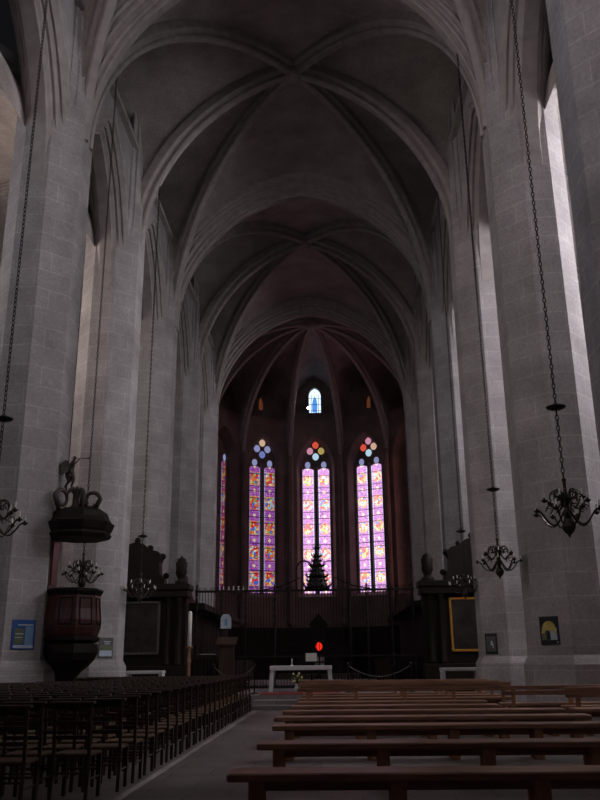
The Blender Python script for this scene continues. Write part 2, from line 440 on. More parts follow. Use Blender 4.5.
# aisles: outer walls with windows, pointed vault, cross arches
for s, nm, day in ((-1,'wall_aisle_left',DAY_L), (1,'wall_aisle_right',DAY_R)):
    m = MB(); x0, x1 = sorted((s*13.0, s*13.4))
    edges = [-4] + [y for y in PY] + [48]
    for k in range(len(edges)-1):
        a, b = edges[k], edges[k+1]; mid = (a+b)/2; hw = 1.0
        sun = s > 0 and k == 2
        if sun: mid += 2.0; hw = .6
        z0w, z1w = 10.0, 15.6
        if b-a < 4: m.box(x0,x1,a,b,0,18); continue
        m.box(x0,x1,a,mid-hw,0,18); m.box(x0,x1,mid+hw,b,0,18); m.box(x0,x1,mid-hw,mid+hw,0,z0w); m.box(x0,x1,mid-hw,mid+hw,z1w,18)
        if k < 5 or (k == 6 and s > 0):
            w = MB().box(s*13.25-.02, s*13.25+.02, mid-hw, mid+hw, z0w, z1w).build('window_%d' % wn, DAY_N if s < 0 and k == 3 else DAY_S if sun else (DAY_M if s > 0 and k >= 3 else day)); w['kind'] = 'structure'; wn += 1
            fr = MB()
            for yy in (-hw+.06,0,hw-.06): fr.box(s*13.15-.06, s*13.15+.06, mid+yy-.06, mid+yy+.06, z0w, z1w)
            fr.build('mullion_frame', STR, w)
    m.box(*sorted((s*7.3, s*13.4)), 47.9, 48.3, 0, 19)
    struct(nm, m, ST)
    cv = MB(); half = 3.05; cx = s*10.05
    prof = full_arch(0,0,15.2,3.2,half)
    vs = []; fs = []
    for u,v in prof: vs += [(cx+u,-4,15.2+v),(cx+u,48,15.2+v)]
    for k in range(len(prof)-1): fs.append((2*k,2*k+1,2*k+3,2*k+2))
    cv.add(vs, fs)
    struct('ceiling_aisle', cv, STW)
    for yc in PY:
        rib('aisle_rib', [(cx+u*.93, yc, 14.8+v) for u,v in prof], (0,1,0), PT)
# west wall with its rose window behind the viewer
m = MB(); m.box(-13.4, 13.4, -4.4, -4, 0, 25); struct('wall_west', m, ST)
w = MB().lathe([(.01,0),(2.9,0),(2.9,.04),(.01,.04)], (0,0,0), 32).build('window_%d' % wn, DAY_W); wn += 1
w.rotation_euler = (pi/2,0,0); w.location = (0,-3.9,20); w['kind'] = 'structure'
m = MB(); m.box(-5.5, 5.5, -4, 2.6, 9.0, 9.6); m.box(-5.5, 5.5, 2.2, 2.6, 9.6, 10.8); m.box(-4.6, 4.6, -2.5, .6, 9.6, 15.6); struct('gallery_west_blocker', m, WAL)  # unseen organ-gallery mass, added to keep rose light off the lower nave
vs_ = MB(); vs_.box(-6.7, 6.7, -4.2, PY[0], 24.4, 24.7); struct('ceiling_west', vs_, STW)

# ------------------------------------------------------------------ apse
YB, RA, AL = 51.6, 7.7, R(27.6)
RV = RA/cos(AL/2); HF = RA*math.tan(AL/2)
def apt(beta, r): return (r*sin(beta), YB + r*cos(beta))
verts = [AL*(k-3.5)+0 for k in range(8)]          # -98 .. 98 degrees
ZL = 18.5
W_SP, W_AP, W_HW, W_SILL = 14.9, 17.3, 1.38, 5.55
wall = MB(); jamb = MB()
for k in range(7):
    beta = AL*(k-3)
    ax, ay = sin(beta), cos(beta)                 # outward
    tx, ty = cos(beta), -sin(beta)                # along facet
    def P(u, d, z, ax=ax, ay=ay, tx=tx, ty=ty): return (ax*(RA+d)+tx*u, YB+ay*(RA+d)+ty*u, z)
    hasw = 1 <= k <= 5
    if hasw:
        L = arc(W_HW, W_AP-W_SP, 12)
        cur = [(0, W_SILL)] + [(u, W_SP+v) for u,v in L]
        for sg in (-1,1):
            vs = []; fs = []
            for u,z in cur: vs += [P(sg*(W_HW-u),0,z), P(sg*HF,0,z)]
            for q in range(len(cur)-1): fs.append((2*q,2*q+1,2*q+3,2*q+2))
            wall.add(vs, fs)
            vs = []; fs = []
            for u,z in cur: vs += [P(sg*(W_HW-u),0,z), P(sg*(W_HW-u)*.82,.8,z-(.0 if z < 6 else .25))]
            for q in range(len(cur)-1): fs.append((2*q,2*q+1,2*q+3,2*q+2))
            jamb.add(vs, fs)
        wall.add([P(-HF,0,0),P(HF,0,0),P(HF,0,W_SILL),P(-HF,0,W_SILL)], [(0,1,2,3)])
        wall.add([P(-HF,0,W_AP),P(HF,0,W_AP),P(HF,0,ZL),P(-HF,0,ZL)], [(0,1,2,3)])
        jamb.add([P(-W_HW,0,W_SILL),P(W_HW,0,W_SILL),P(W_HW,.8,W_SILL+.3),P(-W_HW,.8,W_SILL+.3)], [(0,1,2,3)])
    else:
        wall.add([P(-HF,0,0),P(HF,0,0),P(HF,0,ZL),P(-HF,0,ZL)], [(0,1,2,3)])
    wall.add([P(-HF,0,ZL),P(HF,0,ZL),P(HF*1.15,.9,ZL+.25),P(-HF*1.15,.9,ZL+.25)], [(0,1,2,3)])
    # lunette wall with a small lancet opening
    lw, lz0, lz1 = (.46 if k == 3 else .24), 19.35, (21.4 if k == 3 else 20.5)
    def LW(u0,u1,z0,z1): wall.add([P(u0,.9,z0),P(u1,.9,z0),P(u1,.9,z1),P(u0,.9,z1)], [(0,1,2,3)])
    E = HF*1.15
    LW(-E,-lw,ZL,23.5); LW(lw,E,ZL,23.5); LW(-lw,lw,ZL,lz0)
    Ls = arc(lw, .62, 8)
    for sg in (-1,1):
        vs = []; fs = []
        for u,v in Ls: vs += [P(sg*(lw-u),.9,lz1-.62+v), P(sg*lw,.9,lz1-.62+v)]
        for q in range(len(Ls)-1): fs.append((2*q,2*q+1,2*q+3,2*q+2))
        wall.add(vs, fs)
        vs = []; fs = []
        for u,v in [(0,lz0-(lz1-.62))]+Ls: vs += [P(sg*(lw-u),.9,lz1-.62+v), P(sg*(lw-u),1.35,lz1-.62+v)]
        for q in range(len(Ls)): fs.append((2*q,2*q+1,2*q+3,2*q+2))
        jamb.add(vs, fs)
    LW(-lw,lw,lz1,23.5)
    wall.add([P(-lw,.9,lz0),P(lw,.9,lz0),P(lw,1.35,lz0),P(-lw,1.35,lz0)], [(0,1,2,3)])
    # ---- small top window
    tw = MB(); G = [(-lw,lz0),(lw,lz0)] + [(lw-u, lz1-.62+v) for u,v in Ls] + [(-(lw-u), lz1-.62+v) for u,v in reversed(Ls[:-1])]
    if k == 3:
        tw.add([P(u,1.3,z) for u,z in G], [tuple(range(len(G)))])
        o = tw.build('window_%d' % wn, G_TOPW); o['kind'] = 'structure'; wn += 1
        f = MB(); f.add([P(u,1.24,z) for u,z in [(-.2,19.5),(.17,19.45),(.2,20.1),(.12,20.55),(-.02,20.75),(-.14,20.5),(-.22,20.1)]], [tuple(range(7))])
        f.build('blue_pane', G_TOPB, o)
        fr = MB()
        for u in (-.26,.26): fr.extr([(0,0),(.01,0),(.01,.01),(0,.01)], 'x', 0, .001)
        lead = MB()
        for z in (19.6,20.1,20.6): lead.tube([P(-lw,1.2,z),P(lw,1.2,z)], .018, 4)
        for u in (-.27,.27): lead.tube([P(u,1.2,lz0),P(u,1.2,20.9)], .018, 4)
        lead.build('lead_bars', IRON, o)
    else:
        tw.add([P(u,1.3,z) for u,z in G], [tuple(range(len(G)))])
        o = tw.build('window_%d' % wn, G_TOPO if k in (2,4) else SHADE_GLASS); o['kind'] = 'structure'; wn += 1
    # ---- tall two-light window
    if hasw:
        gm = {1: G_P, 2: G_L, 3: G_C, 4: G_R, 5: G_PR}[k]
        tr = MB()     # tracery plate behind everything
        bw = W_HW*.83
        L2 = arc(bw, W_AP-W_SP-.3, 12)
        poly = [(-bw,W_SILL),(bw,W_SILL)] + [(bw-u, W_SP-.05+v) for u,v in L2] + [(-(bw-u), W_SP-.05+v) for u,v in reversed(L2[:-1])]
        tr.loft([[P(u,.82,z) for u,z in poly], [P(u,1.0,z) for u,z in poly]])
        for u in (-bw+.03, 0, bw-.03):
            tr.loft([[P(u-.08,.66,W_SILL),P(u+.08,.66,W_SILL),P(u+.16,.84,W_SILL),P(u-.16,.84,W_SILL)],
                     [P(u-.08,.66,W_SP+.2),P(u+.08,.66,W_SP+.2),P(u+.16,.84,W_SP+.2),P(u-.16,.84,W_SP+.2)]])
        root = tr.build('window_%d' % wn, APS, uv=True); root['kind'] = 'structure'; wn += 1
        ztop = 14.95
        for sg in (-1,1):
            if k in (1,5) and sg != 1: continue
            gl = MB(); uc = sg*.60; hw = .42
            if k == 1: uc, hw = .86, .26
            def ring(pts, d): return [P(uc+u, d, z) for u,z in pts]
            pts = [(-hw,W_SILL+.32),(hw,W_SILL+.32),(hw,ztop-.12),(.2,ztop),(-.2,ztop),(-hw,ztop-.12)]
            gl.loft([ring(pts,.815), ring(pts,.78)])
            o = gl.build('lancet_pane', gm, root)
            uvl = o.data.uv_layers.new(name='UVMap').data
            for p in o.data.polygons:
                for li in p.loop_indices:
                    co = o.data.vertices[o.data.loops[li].vertex_index].co
                    u = co.x*tx + (co.y-YB)*ty - uc
                    uvl[li].uv = ((u+hw)*.46/hw, co.z - W_SILL - .3 + (.02 if sg < 0 else 3.6*1.0))
            # round head above the lancet
            h = MB(); hp = [(.2*min(1,hw/.42)*cos(2*pi*q/14), ztop+.28+.25*sin(2*pi*q/14)) for q in range(14)]
            h.loft([ring(hp,.815), ring(hp,.78)]); h.build('head_pane', P_LIL, root)
        cols = {1: [G_TOPO]*4, 2: [P_CRM,P_LIL,P_BLU,P_LIL], 3: [P_RED,P_PINK,P_ICE,P_OCH], 4: [P_PINK,P_RED,P_ICE,P_CRM], 5: [G_TOPO]*4}[k]
        for q,(du,dz) in enumerate(((0,.48),(-.42,.02),(0,-.42),(.42,.02)) if k in (2,3,4) else ()):
            h = MB(); hp = [(du+.24*cos(2*pi*j/12), 16.28+dz+.27*sin(2*pi*j/12)) for j in range(12)]
            h.loft([[P(u,.815,z) for u,z in hp],[P(u,.78,z) for u,z in hp]]); h.build('quatrefoil_pane', cols[q], root)
        bars = MB()
        for z in (7.4,9.3,11.2,13.1): bars.tube([P(-1.0,.74,z),P(1.0,.74,z)], .025, 4)
        bars.build('saddle_bars', IRON, root)
for s in (-1,1):
    x,y = apt(s*AL*3.5, RV)
    wall.add([(x,46.6,0),(x,y,0),(x,y,24),(x,46.6,24)], [(0,1,2,3)])
    wall.add([(s*7.2,46.9,0),(s*8.4,46.9,0),(s*8.4,46.9,24),(s*7.2,46.9,24)], [(0,1,2,3)])
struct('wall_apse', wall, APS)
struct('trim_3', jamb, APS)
# apse ribs, shafts and webs
aw = MB(); BZ = ZK
rc = []
for b in verts:
    p = apt(b, RV-.25); c = plan_curve(p, (0,YB), ZS, BZ-ZS)
    d = (V((0,YB))-V(p)).normalized()
    rib('vault_rib', c, (-d.y,d.x,0), PD, STR)
    sh = MB().lathe([(.12,3.5),(.28,3.7),(.28,3.9),(.2,4.0),(.2,ZS+.4)], (p[0]+.0, p[1], 0), 10); sh.build('wall_shaft', APS, uv=True)['kind'] = 'structure'
    rc.append(lifted(p, (0,YB), ZS, BZ-ZS, .5, .3))
for k in range(7):
    beta = AL*(k-3); ax, ay, tx, ty = sin(beta), cos(beta), cos(beta), -sin(beta)
    def F(sg):
        out = []; hw = HF*1.02; zsp, zt = 19.3, 22.2
        for q in range(NS+1):
            z = ZS + (zt-ZS)*sin(pi/2*q/NS)
            u = arc_u(hw, zt-zsp, z-zsp) if z > zsp else 0
            u = sg*(hw-u); out.append((ax*(RA+.88)+tx*u, YB+ay*(RA+.88)+ty*u, z))
        return out
    add_web(aw, web_pt(rc[k], F(-1), NS, bulge=.05)); add_web(aw, web_pt(rc[k+1], F(1), NS, bulge=.05))
for s, r in ((-1, rc[0]), (1, rc[-1])):
    add_web(aw, web_pt(lifted((s*A_,PY[6]), (0,PY[6]), ZS, ZT-ZS, .75, .5), r, NS))
MB().lathe([(.02,-.2),(.25,-.16),(.4,-.02),(.42,.4)], (0,YB,BZ), 16).build('keystone', STR, smooth=True)['kind'] = 'structure'
struct('ceiling_vault', vault, STW)
struct('ceiling_apse', aw, STW)
for nm in ('ceiling_vault','ceiling_apse'):
    bpy.data.objects[nm].data.polygons.foreach_set('use_smooth', [True]*len(bpy.data.objects[nm].data.polygons))

# ------------------------------------------------------------------ platform and steps
m = MB(); m.box(-4.2, 4.2, 25.6, 46, 0, .34); struct('floor_platform', m, PLT)
m = MB(); m.box(-1.25, 4.0, 24.8, 25.6, 0, .22); m.box(-1.25, 4.0, 24.1, 24.8, 0, .11); struct('step_platform', m, PLT)
tag(MB().bbox(-1.15, 1.25, 25.65, 27.1, .34, .365, .005).build('carpet', RED), 'dark red carpet laid on the platform before the white altar', 'carpet')

# ------------------------------------------------------------------ benches
ORD = ['first','second','third','fourth','fifth','sixth','seventh','eighth','ninth','tenth','eleventh','twelfth','thirteenth','fourteenth','fifteenth','sixteenth','seventeenth','eighteenth','nineteenth','twentieth','twenty-first','twenty-second','twenty-third','twenty-fourth','twenty-fifth','twenty-sixth','twenty-seventh','twenty-eighth','twenty-ninth','thirtieth']
LBX = 4.95
def make_bench():
    root = empty('bench')
    st = MB()
    st.bbox(0, LBX, 0, .42, .385, .45, .012); st.build('seat', OAK, root)
    for k in range(5):
        x = .17 + k*1.13
        for y0 in (.05, .31):
            MB().bbox(x, x+.125, y0, y0+.06, 0, .386, .006).build('leg', OAKL, root)
        MB().box(x+.035, x+.09, .11, .31, .09, .15).build('foot_brace', OAKL, root)
    MB().box(.2, LBX-.1, .185, .235, .30, .385).build('apron', OAK, root)
    return root
bench0 = make_bench()
def make_pew():
    root = copy_tree(bench0); root.name = 'pew'
    for z in (.60, .70): MB().bbox(0, LBX, -.035, -.005, z, z+.085, .008).build('back_board', OAK, root)
    for k in range(5):
        x = .17 + k*1.13
        MB().bbox(x+.02, x+.105, -.006, .05, .0, .78, .006).build('back_post', OAKL, root)
    return root
pew0 = None
BY = [7.06, 9.49, 12.03, 13.79, 15.45, 17.1, 18.7, 20.3, 21.9, 23.4]
for i, y in enumerate(BY):
    if i < 7: b = bench0 if i == 0 else copy_tree(bench0)
    elif pew0 is None: pew0 = b = make_pew()
    else: b = copy_tree(pew0)
    b.location = (.22 + (0, .02, 0, -.1, -.06, .0, .05, 0, .04, .0)[i], y, 0); b.rotation_euler = (0,0,R((.6,.7,.5,.6,.4,.5,.3,.4,.3,.2)[i]))
    if i in (5,6): b.scale = (.82,1,1)
    if i >= 7:
        tag(b, 'oak pew with a plank back, %s seat in the file up the nave' % ORD[i], 'pew', 'oak pews beyond the backless benches'); continue
    tag(b, 'long backless oak bench, %s in the file of benches up the nave%s' % (ORD[i], ', with pale legs' if i == 0 else ''), 'bench', 'oak benches in a file up the nave')

for i, (px_, y) in enumerate(((5.75, 14.7), (5.35, 16.35), (4.42, 17.6))):
    b = copy_tree(pew0); b.location = (px_, y, 0); b.rotation_euler = (0,0,R((.5,-.3,.2)[i]))
    tag(b, 'oak plank-back pew in the aisle arch, %s in front of the yellow-arch poster' % ORD[2-i], 'pew', 'oak pews in the aisle arch')
b = copy_tree(bench0); b.location = (5.28, 15.5, 0)
tag(b, 'backless oak bench in the aisle arch between two plank-back pews', 'bench')
# ------------------------------------------------------------------ chairs
def chair_parts(root, simple=False):
    w, d = .40, .40
    seat = MB(); seat.bbox(-w/2, w/2, -d/2, d/2-.02, .405, .44, .012)
    leg_f = lambda x: MB().bbox(x-.018, x+.018, d/2-.06, d/2-.02, 0, .41, .004)
    def leg_b(x):
        m = MB(); prof = [(-d/2-.035,0),(-d/2,.42),(-d/2-.05,.92)]
        return m.tube([(x,y,z) for y,z in prof], .02, 6)
    back = MB()
    for z, h, y in ((.84,.07,-.245),(.70,.045,-.23),(.57,.04,-.215)): back.bbox(-w/2+.01, w/2-.01, y-.012, y+.012, z, z+h, .005)
    back.bbox(-w/2-.025, w/2+.025, -.285, -.205, .905, .93, .006)
    strs = [((-w/2+.02,-d/2-.02,.2),(-w/2+.02,d/2-.04,.2)),((w/2-.02,-d/2-.02,.2),(w/2-.02,d/2-.04,.2)),((-w/2+.02,d/2-.04,.26),(w/2-.02,d/2-.04,.26)),((-w/2+.02,-d/2-.015,.26),(w/2-.02,-d/2-.015,.26))]
    if simple:
        m = MB(); 
        for src, mi in ((seat,1),(back,0),(leg_f(-w/2+.02),0),(leg_f(w/2-.02),0),(leg_b(-w/2+.02),0),(leg_b(w/2-.02),0)):
            m.m = mi; m.add(src.v, src.f)
        m.m = 0
        for a,b in strs: m.tube([a,b], .011, 5)
        return m.build('church_chair', [CHW, RUSH])
    seat.build('seat', RUSH, root); back.build('backrest', CHW, root)
    for x in (-w/2+.02, w/2-.02): leg_f(x).build('leg', CHW, root); leg_b(x).build('leg', CHW, root)
    for a,b in strs: MB().tube([a,b], .011, 5).build('stretcher', CHW, root)
    return root
chair0 = chair_parts(empty('church_chair'))
chair1 = chair_parts(None, True)
used0 = used1 = False
CYS = [8.3 + .66*k for k in range(24)]
for r, y in enumerate(CYS):
    x_left = max(-5.45, -(.39*y) + .75)
    x_edge = -1.40 - (.55 if r == 0 else .12 if r == 1 else .0)
    if 17.9 < y < 21.7: x_left = -4.95
    if 18.6 < y < 20.9: x_left = -4.0
    x = x_edge; n = 0
    while x > x_left - .05:
        near = y < 13.2
        if near:
            c = chair0 if not used0 else copy_tree(chair0); used0 = True
        else:
            c = chair1 if not used1 else copy_tree(chair1); used1 = True
        c.location = (x + random.uniform(-.015,.015), y + random.uniform(-.02,.02), 0); c.rotation_euler = (0,0,R(random.uniform(-2.5,2.5)))
        if n == 0: lab = 'dark rush-seated wooden chair at the aisle end of the %s row up the nave' % ORD[r]
        else: lab = 'dark rush-seated wooden chair, %s from the aisle in the %s row up the nave' % (ORD[n], ORD[r])
        tag(c, lab, 'chair', 'rows of church chairs beside the aisle')
        x -= .505; n += 1

# ------------------------------------------------------------------ chandeliers
def chain_mb(z0, z1, link=.11, r=.009):
    m = MB(); n = max(2, int((z1-z0)/(link*.78))); st = (z1-z0)/n
    for k in range(n):
        zc = z0 + st*(k+.5); h = st*.64; w = .024
        pts = []
        for q in range(9):
            a = 2*pi*q/8; pts.append((w*cos(a), 0, zc+h*sin(a)) if k % 2 else (0, w*cos(a), zc+h*sin(a)))
        m.tube(pts, r, 4, cap=False)
    return m
def make_chandelier():
    root = empty('chandelier')
    b = MB().lathe([(.01,-.36),(.02,-.33),(.03,-.31),(.075,-.27),(.105,-.21),(.10,-.16),(.06,-.10),(.04,-.06),(.06,-.02),(.09,.03),(.05,.08),(.035,.16),(.07,.21),(.10,.26),(.06,.31),(.03,.36),(.025,.52),(.045,.56),(.01,.60)], n=14)
    b.build('baluster_stem', BRASS, root, smooth=True)
    def arm(r, zj, drop, zt, ang):
        m = MB(); pts = []
        for q in range(13):
            t = q/12; rr = .05 + (r-.05)*t; z = zj - drop*sin(pi*min(1, t*1.15))*(1-t*.15) + (zt-zj)*t*t
            pts.append((rr*cos(ang), rr*sin(ang), z))
        m.tube(pts, .015, 5)
        sc_ = []
        for q in range(10):      # inner scroll on the arm
            a = q/9*1.6*pi; rr = .07*(1-q/14); cxr = r*.55
            sc_.append(((cxr + rr*cos(a))*cos(ang), (cxr + rr*cos(a))*sin(ang), zj+.02+rr*sin(a)))
        m.tube(sc_, .010, 4)
        a = m.build('arm', BRASS, root)
        MB().lathe([(.012,-.03),(.05,0),(.055,.014),(.018,.018),(.016,.05)], (r*cos(ang), r*sin(ang), zt), 8).build('drip_pan', BRASS, a)
        MB().lathe([(.015,.04),(.015,.13),(.004,.15)], (r*cos(ang), r*sin(ang), zt), 6).build('candle', WAX, a)
    for k in range(8): arm(.50, .06, .24, .04, 2*pi*k/8+.2)
    for k in range(6): arm(.34, .26, .17, .22, 2*pi*k/6)
    # upper tier of ornamental scrolls around the stem
    for k in range(8):
        ang = 2*pi*k/8+.5; pts = []
        for q in range(14):
            a = q/13*1.7*pi - .6; rr = .11*(1-q/22); pts.append(((.14+rr*cos(a))*cos(ang), (.14+rr*cos(a))*sin(ang), .30+rr*1.1*sin(a)))
        MB().tube(pts, .013, 4).build('scroll', BRASS, root)
    MB().lathe([(.01,-.05),(.06,-.045),(.15,-.01),(.165,.015),(.05,.05),(.02,.09),(.01,.10)], (0,0,1.76), 14).build('smoke_disc', IRON, root, smooth=True)
    chain_mb(.58, 1.72).build('lower_chain', IRON, root)
    return root
def crown_z(x, mid):
    h = (ZK if mid else ZT)-ZS; u = A_-abs(x); lo, hi = 0, h
    for _ in range(40):
        v = (lo+hi)/2
        if arc_u(A_, h, v) < u: lo = v
        else: hi = v
    return ZS+lo
ch0 = make_chandelier()
SPOTS = [(4.80,13.0,True,'large dark candle chandelier hanging near the pillar with the yellow-arch poster'),
         (5.02,19.8,False,'dark candle chandelier hanging before the pillar with the small grey poster'),
         (5.24,26.6,True,'dark candle chandelier hanging before the gold-framed side altar'),
         (-4.36,13.0,True,'candle chandelier cut by the picture edge, above the blue notice'),
         (-4.83,19.8,False,'dark candle chandelier hanging just behind the pulpit, between rim and canopy'),
         (-5.05,26.6,True,'dark candle chandelier with pale candles before the grey-framed side altar')]
for i,(x,y,mid,lab) in enumerate(SPOTS):
    c = ch0 if i == 0 else copy_tree(ch0)
    yy = y if i != 4 else 21.4
    zc = 3.44
    c.location = (x if i != 4 else -5.38, yy, zc); c.rotation_euler = (0,0,.37*i)
    if i == 4: c.scale = (1,1,1)
    zt = crown_z(x, mid)+.05 if i != 4 else 19.0
    tag(c, lab, 'chandelier', 'candle chandeliers hung on long chains')
    chain_mb(1.83, zt-zc).build('hanging_chain', IRON, c)

# ------------------------------------------------------------------ pulpit on the first free-standing pillar
PX, PYY = -5.03, 19.75
pul = empty('pulpit', (PX, PYY, 0), 0, 'carved dark wooden pulpit with canopy fixed to a stone pillar', 'pulpit')
def oct_ring(r, z, cx=0, cy=0, n=8): return [(cx+r*cos(2*pi*(k+.5)/n), cy+r*sin(2*pi*(k+.5)/n), z) for k in range(n)]
m = MB(); m.loft([oct_ring(r,z) for r,z in ((.56,1.86),(.60,1.92),(.62,1.98),(.655,2.08),(.66,2.25),(.62,2.5),(.60,2.82))]); m.build('parapet', WALR, pul)
m = MB(); m.loft([oct_ring(r,z) for r,z in ((.60,2.80),(.63,2.85),(.665,2.90),(.665,2.95),(.60,2.97))]); m.build('rim', WAL, pul)
for k in range(8):
    a = 2*pi*k/8
    if cos(a) < -.5: continue
    rr = .575*cos(pi/8)/cos(pi/8)
    p = MB(); t = V((-sin(a), cos(a), 0)); n_ = V((cos(a), sin(a), 0))
    pts = [(n_*(ra*cos(pi/8)+.004) + t*u + V((0,0,z))) for u,z,ra in ((-.15,2.15,.665),(.15,2.15,.665),(.15,2.74,.61),(-.15,2.74,.61))]
    for q in range(4): p.tube([pts[q], pts[(q+1)%4]], .016, 5)
    p.build('panel_moulding', WAL, pul)
m = MB(); m.loft([oct_ring(r,z) for r,z in ((.50,1.72),(.60,1.76),(.64,1.80),(.64,1.86),(.56,1.90))]); m.build('base_moulding', WAL, pul)
m = MB(); m.loft([oct_ring(r,z,cx) for r,z,cx in ((.12,0,-.24),(.14,.3,-.22),(.16,.62,-.17),(.22,.92,-.09),(.30,1.1,-.03),(.42,1.22,0),(.55,1.36,0),(.62,1.52,0),(.60,1.72,0))]); m.build('corbel', WAL, pul)
m = MB(); m.bbox(-.63, -.55, -.30, .30, 2.9, 4.2, .01); m.bbox(-.56,-.52,-.22,.22,3.05,4.05,.008); m.build('back_panel', WALR, pul)
m = MB(); m.loft([oct_ring(r,z) for r,z in ((.66,4.14),(.74,4.17),(.78,4.24),(.74,4.30),(.78,4.36),(.82,4.46),(.84,4.52),(.77,4.56),(.70,4.66),(.66,4.78),(.58,4.84))]); m.build('canopy', WAL, pul)
OX = -.16
for ang in (-2.15, -.95, .15, 1.4):
    pts = []; rads = []
    for q in range(18):                      # S-scroll volutes rising to the figure
        t = q/17
        a = t*1.75*pi + .3; rr = .22*(1-.6*t)
        pts.append((OX+(.40+rr*cos(a))*cos(ang), (.40+rr*cos(a))*sin(ang), 5.07+rr*1.2*sin(a))); rads.append(.058-.026*t)
    pts = [(OX+.46*cos(ang), .46*sin(ang), 4.82)] + pts; rads = [.06]+rads
    pts2 = [(OX+.27*cos(ang),.27*sin(ang),5.2),(OX+.18*cos(ang),.18*sin(ang),5.34),(OX+.08*cos(ang),.08*sin(ang),5.40)]
    mm = MB().tube(pts, rads, 6); mm.tube(pts2, [.04,.045,.05], 6); mm.build('volute', CARV, pul, smooth=True)
MB().lathe([(.20,4.82),(.16,4.9),(.07,5.0),(.06,5.25),(.13,5.32),(.14,5.38),(.02,5.42)], (OX,0,0), n=12).build('pedestal', CARV, pul, smooth=True)
# trumpeting figure: one skinned body
def skinned(name, verts_, edges_, rad, mat, parent, root_i=0):
    me = bpy.data.meshes.new(name); me.from_pydata(verts_, edges_, []); o = bpy.data.objects.new(name, me); COL.objects.link(o)
    o.parent = parent; me.materials.append(mat)
    sk = o.modifiers.new('Skin', 'SKIN'); sk.use_smooth_shade = True
    for i, r in enumerate(rad):
        d = me.skin_vertices[0].data[i]; d.radius = (r, r); d.use_root = i == root_i
    sb = o.modifiers.new('Subdivision', 'SUBSURF'); sb.levels = 1; sb.render_levels = 2
    return o
FZ0 = 5.40
fv = [(0,0,.42),(0,0,.52),(.01,0,.63),(.02,0,.70),(.035,0,.755),(.055,0,.82),(.06,0,.87),      # pelvis..head 0-6
      (.03,-.06,.40),(.10,-.06,.24),(.03,-.05,.03),(.09,-.055,.0),                             # front leg
      (-.01,.06,.40),(-.06,.07,.22),(-.17,.07,.06),(-.13,.07,.0),                              # rear leg
      (.02,-.10,.68),(.08,-.14,.60),(.19,-.08,.74),(.21,-.06,.77),                             # arm to trumpet
      (.02,.10,.68),(-.09,.15,.62),(-.16,.13,.74),(-.17,.12,.78)]                              # other arm raised back
fe = [(0,1),(1,2),(2,3),(3,4),(4,5),(5,6),(0,7),(7,8),(8,9),(9,10),(0,11),(11,12),(12,13),(13,14),(3,15),(15,16),(16,17),(17,18),(3,19),(19,20),(20,21),(21,22)]
fr_ = [.075,.062,.075,.07,.032,.052,.042,.058,.042,.028,.02,.058,.042,.028,.02,.032,.028,.02,.018,.032,.028,.02,.018]
S = .95
fig = skinned('trumpeter_figure', [(x*S, y*S, z*S) for x,y,z in fv], fe, [r*S for r in fr_], CARV, pul)
fig.location = (OX-.14, 0, FZ0); fig['label'] = 'carved wooden figure blowing a long trumpet'
MB().tube([(.09*S,0,.80*S),(.2,0,.80*S-.005),(.36,0,.80*S+.0),(.44,0,.80*S+.005)], [.009,.010,.014,.035], 8).build('trumpet', CARV, fig)
m = MB()
for s in (-1,1):
    m.loft([[(-.03,s*.05,.56),(-.07,s*.05,.60),(-.05,s*.06,.42)],[(-.12,s*.14,.70),(-.17,s*.15,.66),(-.13,s*.14,.36)],[(-.20,s*.18,.62),(-.24,s*.18,.55),(-.20,s*.17,.30)]])
m.build('wings', CARV, fig)
m = MB()
for k in range(10): m.ball((-.02+.10*cos(k*2.4)*.6, .12*sin(k*2.4)*.7, .33-.018*k), .055-.002*k, 8)
m.build('drapery', CARV, fig, smooth=True)

# ------------------------------------------------------------------ notices on the pillars (45-degree faces)
def poster(name, cx, cy, s, w, h, zc, layers, label):
    """s=-1 left pillars, +1 right; sits flush on the face turned to the nave and the viewer"""
    rz = s*-pi/4 if s > 0 else pi/4
    o = empty(name, (cx, cy, zc), rz, label, 'notice')
    MB().box(-w/2, w/2, -.025, .012, -h/2, h/2).build('board', layers[0], o)
    for k,(nm, mat, x0,x1,z0,z1) in enumerate(layers[1:]):
        MB().box(x0*w, x1*w, -.029-.001*k, -.02, z0*h, z1*h).build(nm, mat, o)
    return o
# face centre of a left pillar at yc: (-5.92, yc-.778); normal (1,-1)/sqrt2
def face_pt(s, yc, along):   # along: from the nave corner (0) to the front corner (1)
    return (s*(5.6+.64*along), yc-.456-.644*along)
x,y = face_pt(-1, 19.8, .50)
poster('notice_board', x, y, -1, .54, .64, 1.92,
       [BLUE, ('picture', OLIVE, -.40,.02,-.32,.20), ('text_panel', LBLUE, .06,.42,-.38,.28), ('white_band', PALE, -.42,.44,-.46,-.36), ('title', PALE, -.28,.40,.30,.35), ('text_line', PALE, -.36,-.02,.0,.04), ('text_line', PALE, -.36,-.06,-.12,-.09)],
       'blue notice board with pictures and pale text on the pulpit pillar')
x,y = face_pt(-1, 26.6, .42)
poster('notice_board', x, y, -1, .50, .60, 1.72,
       [GREYP, ('title', PALE, -.15,.30,.28,.33), ('title', PALE, -.10,.25,.18,.22), ('picture', OLIVE, -.45,.45,-.10,.14), ('text_panel', PALE, -.42,.42,-.40,-.12)],
       'small notice with pale text panel on the pillar behind the pulpit')
x,y = face_pt(1, 19.8, .42)
o = poster('framed_poster', x, y, 1, .46, .60, 1.88, [BLK, ('picture', PALE, -.10,.40,-.34,.10), ('picture', OLIVE, -.42,-.08,-.34,.10)],
       'framed poster with a yellow arch and dark doorway on a pillar')
m = MB(); q = [( .16*cos(pi*k/12), .04+.16*sin(pi*k/12)) for k in range(13)]
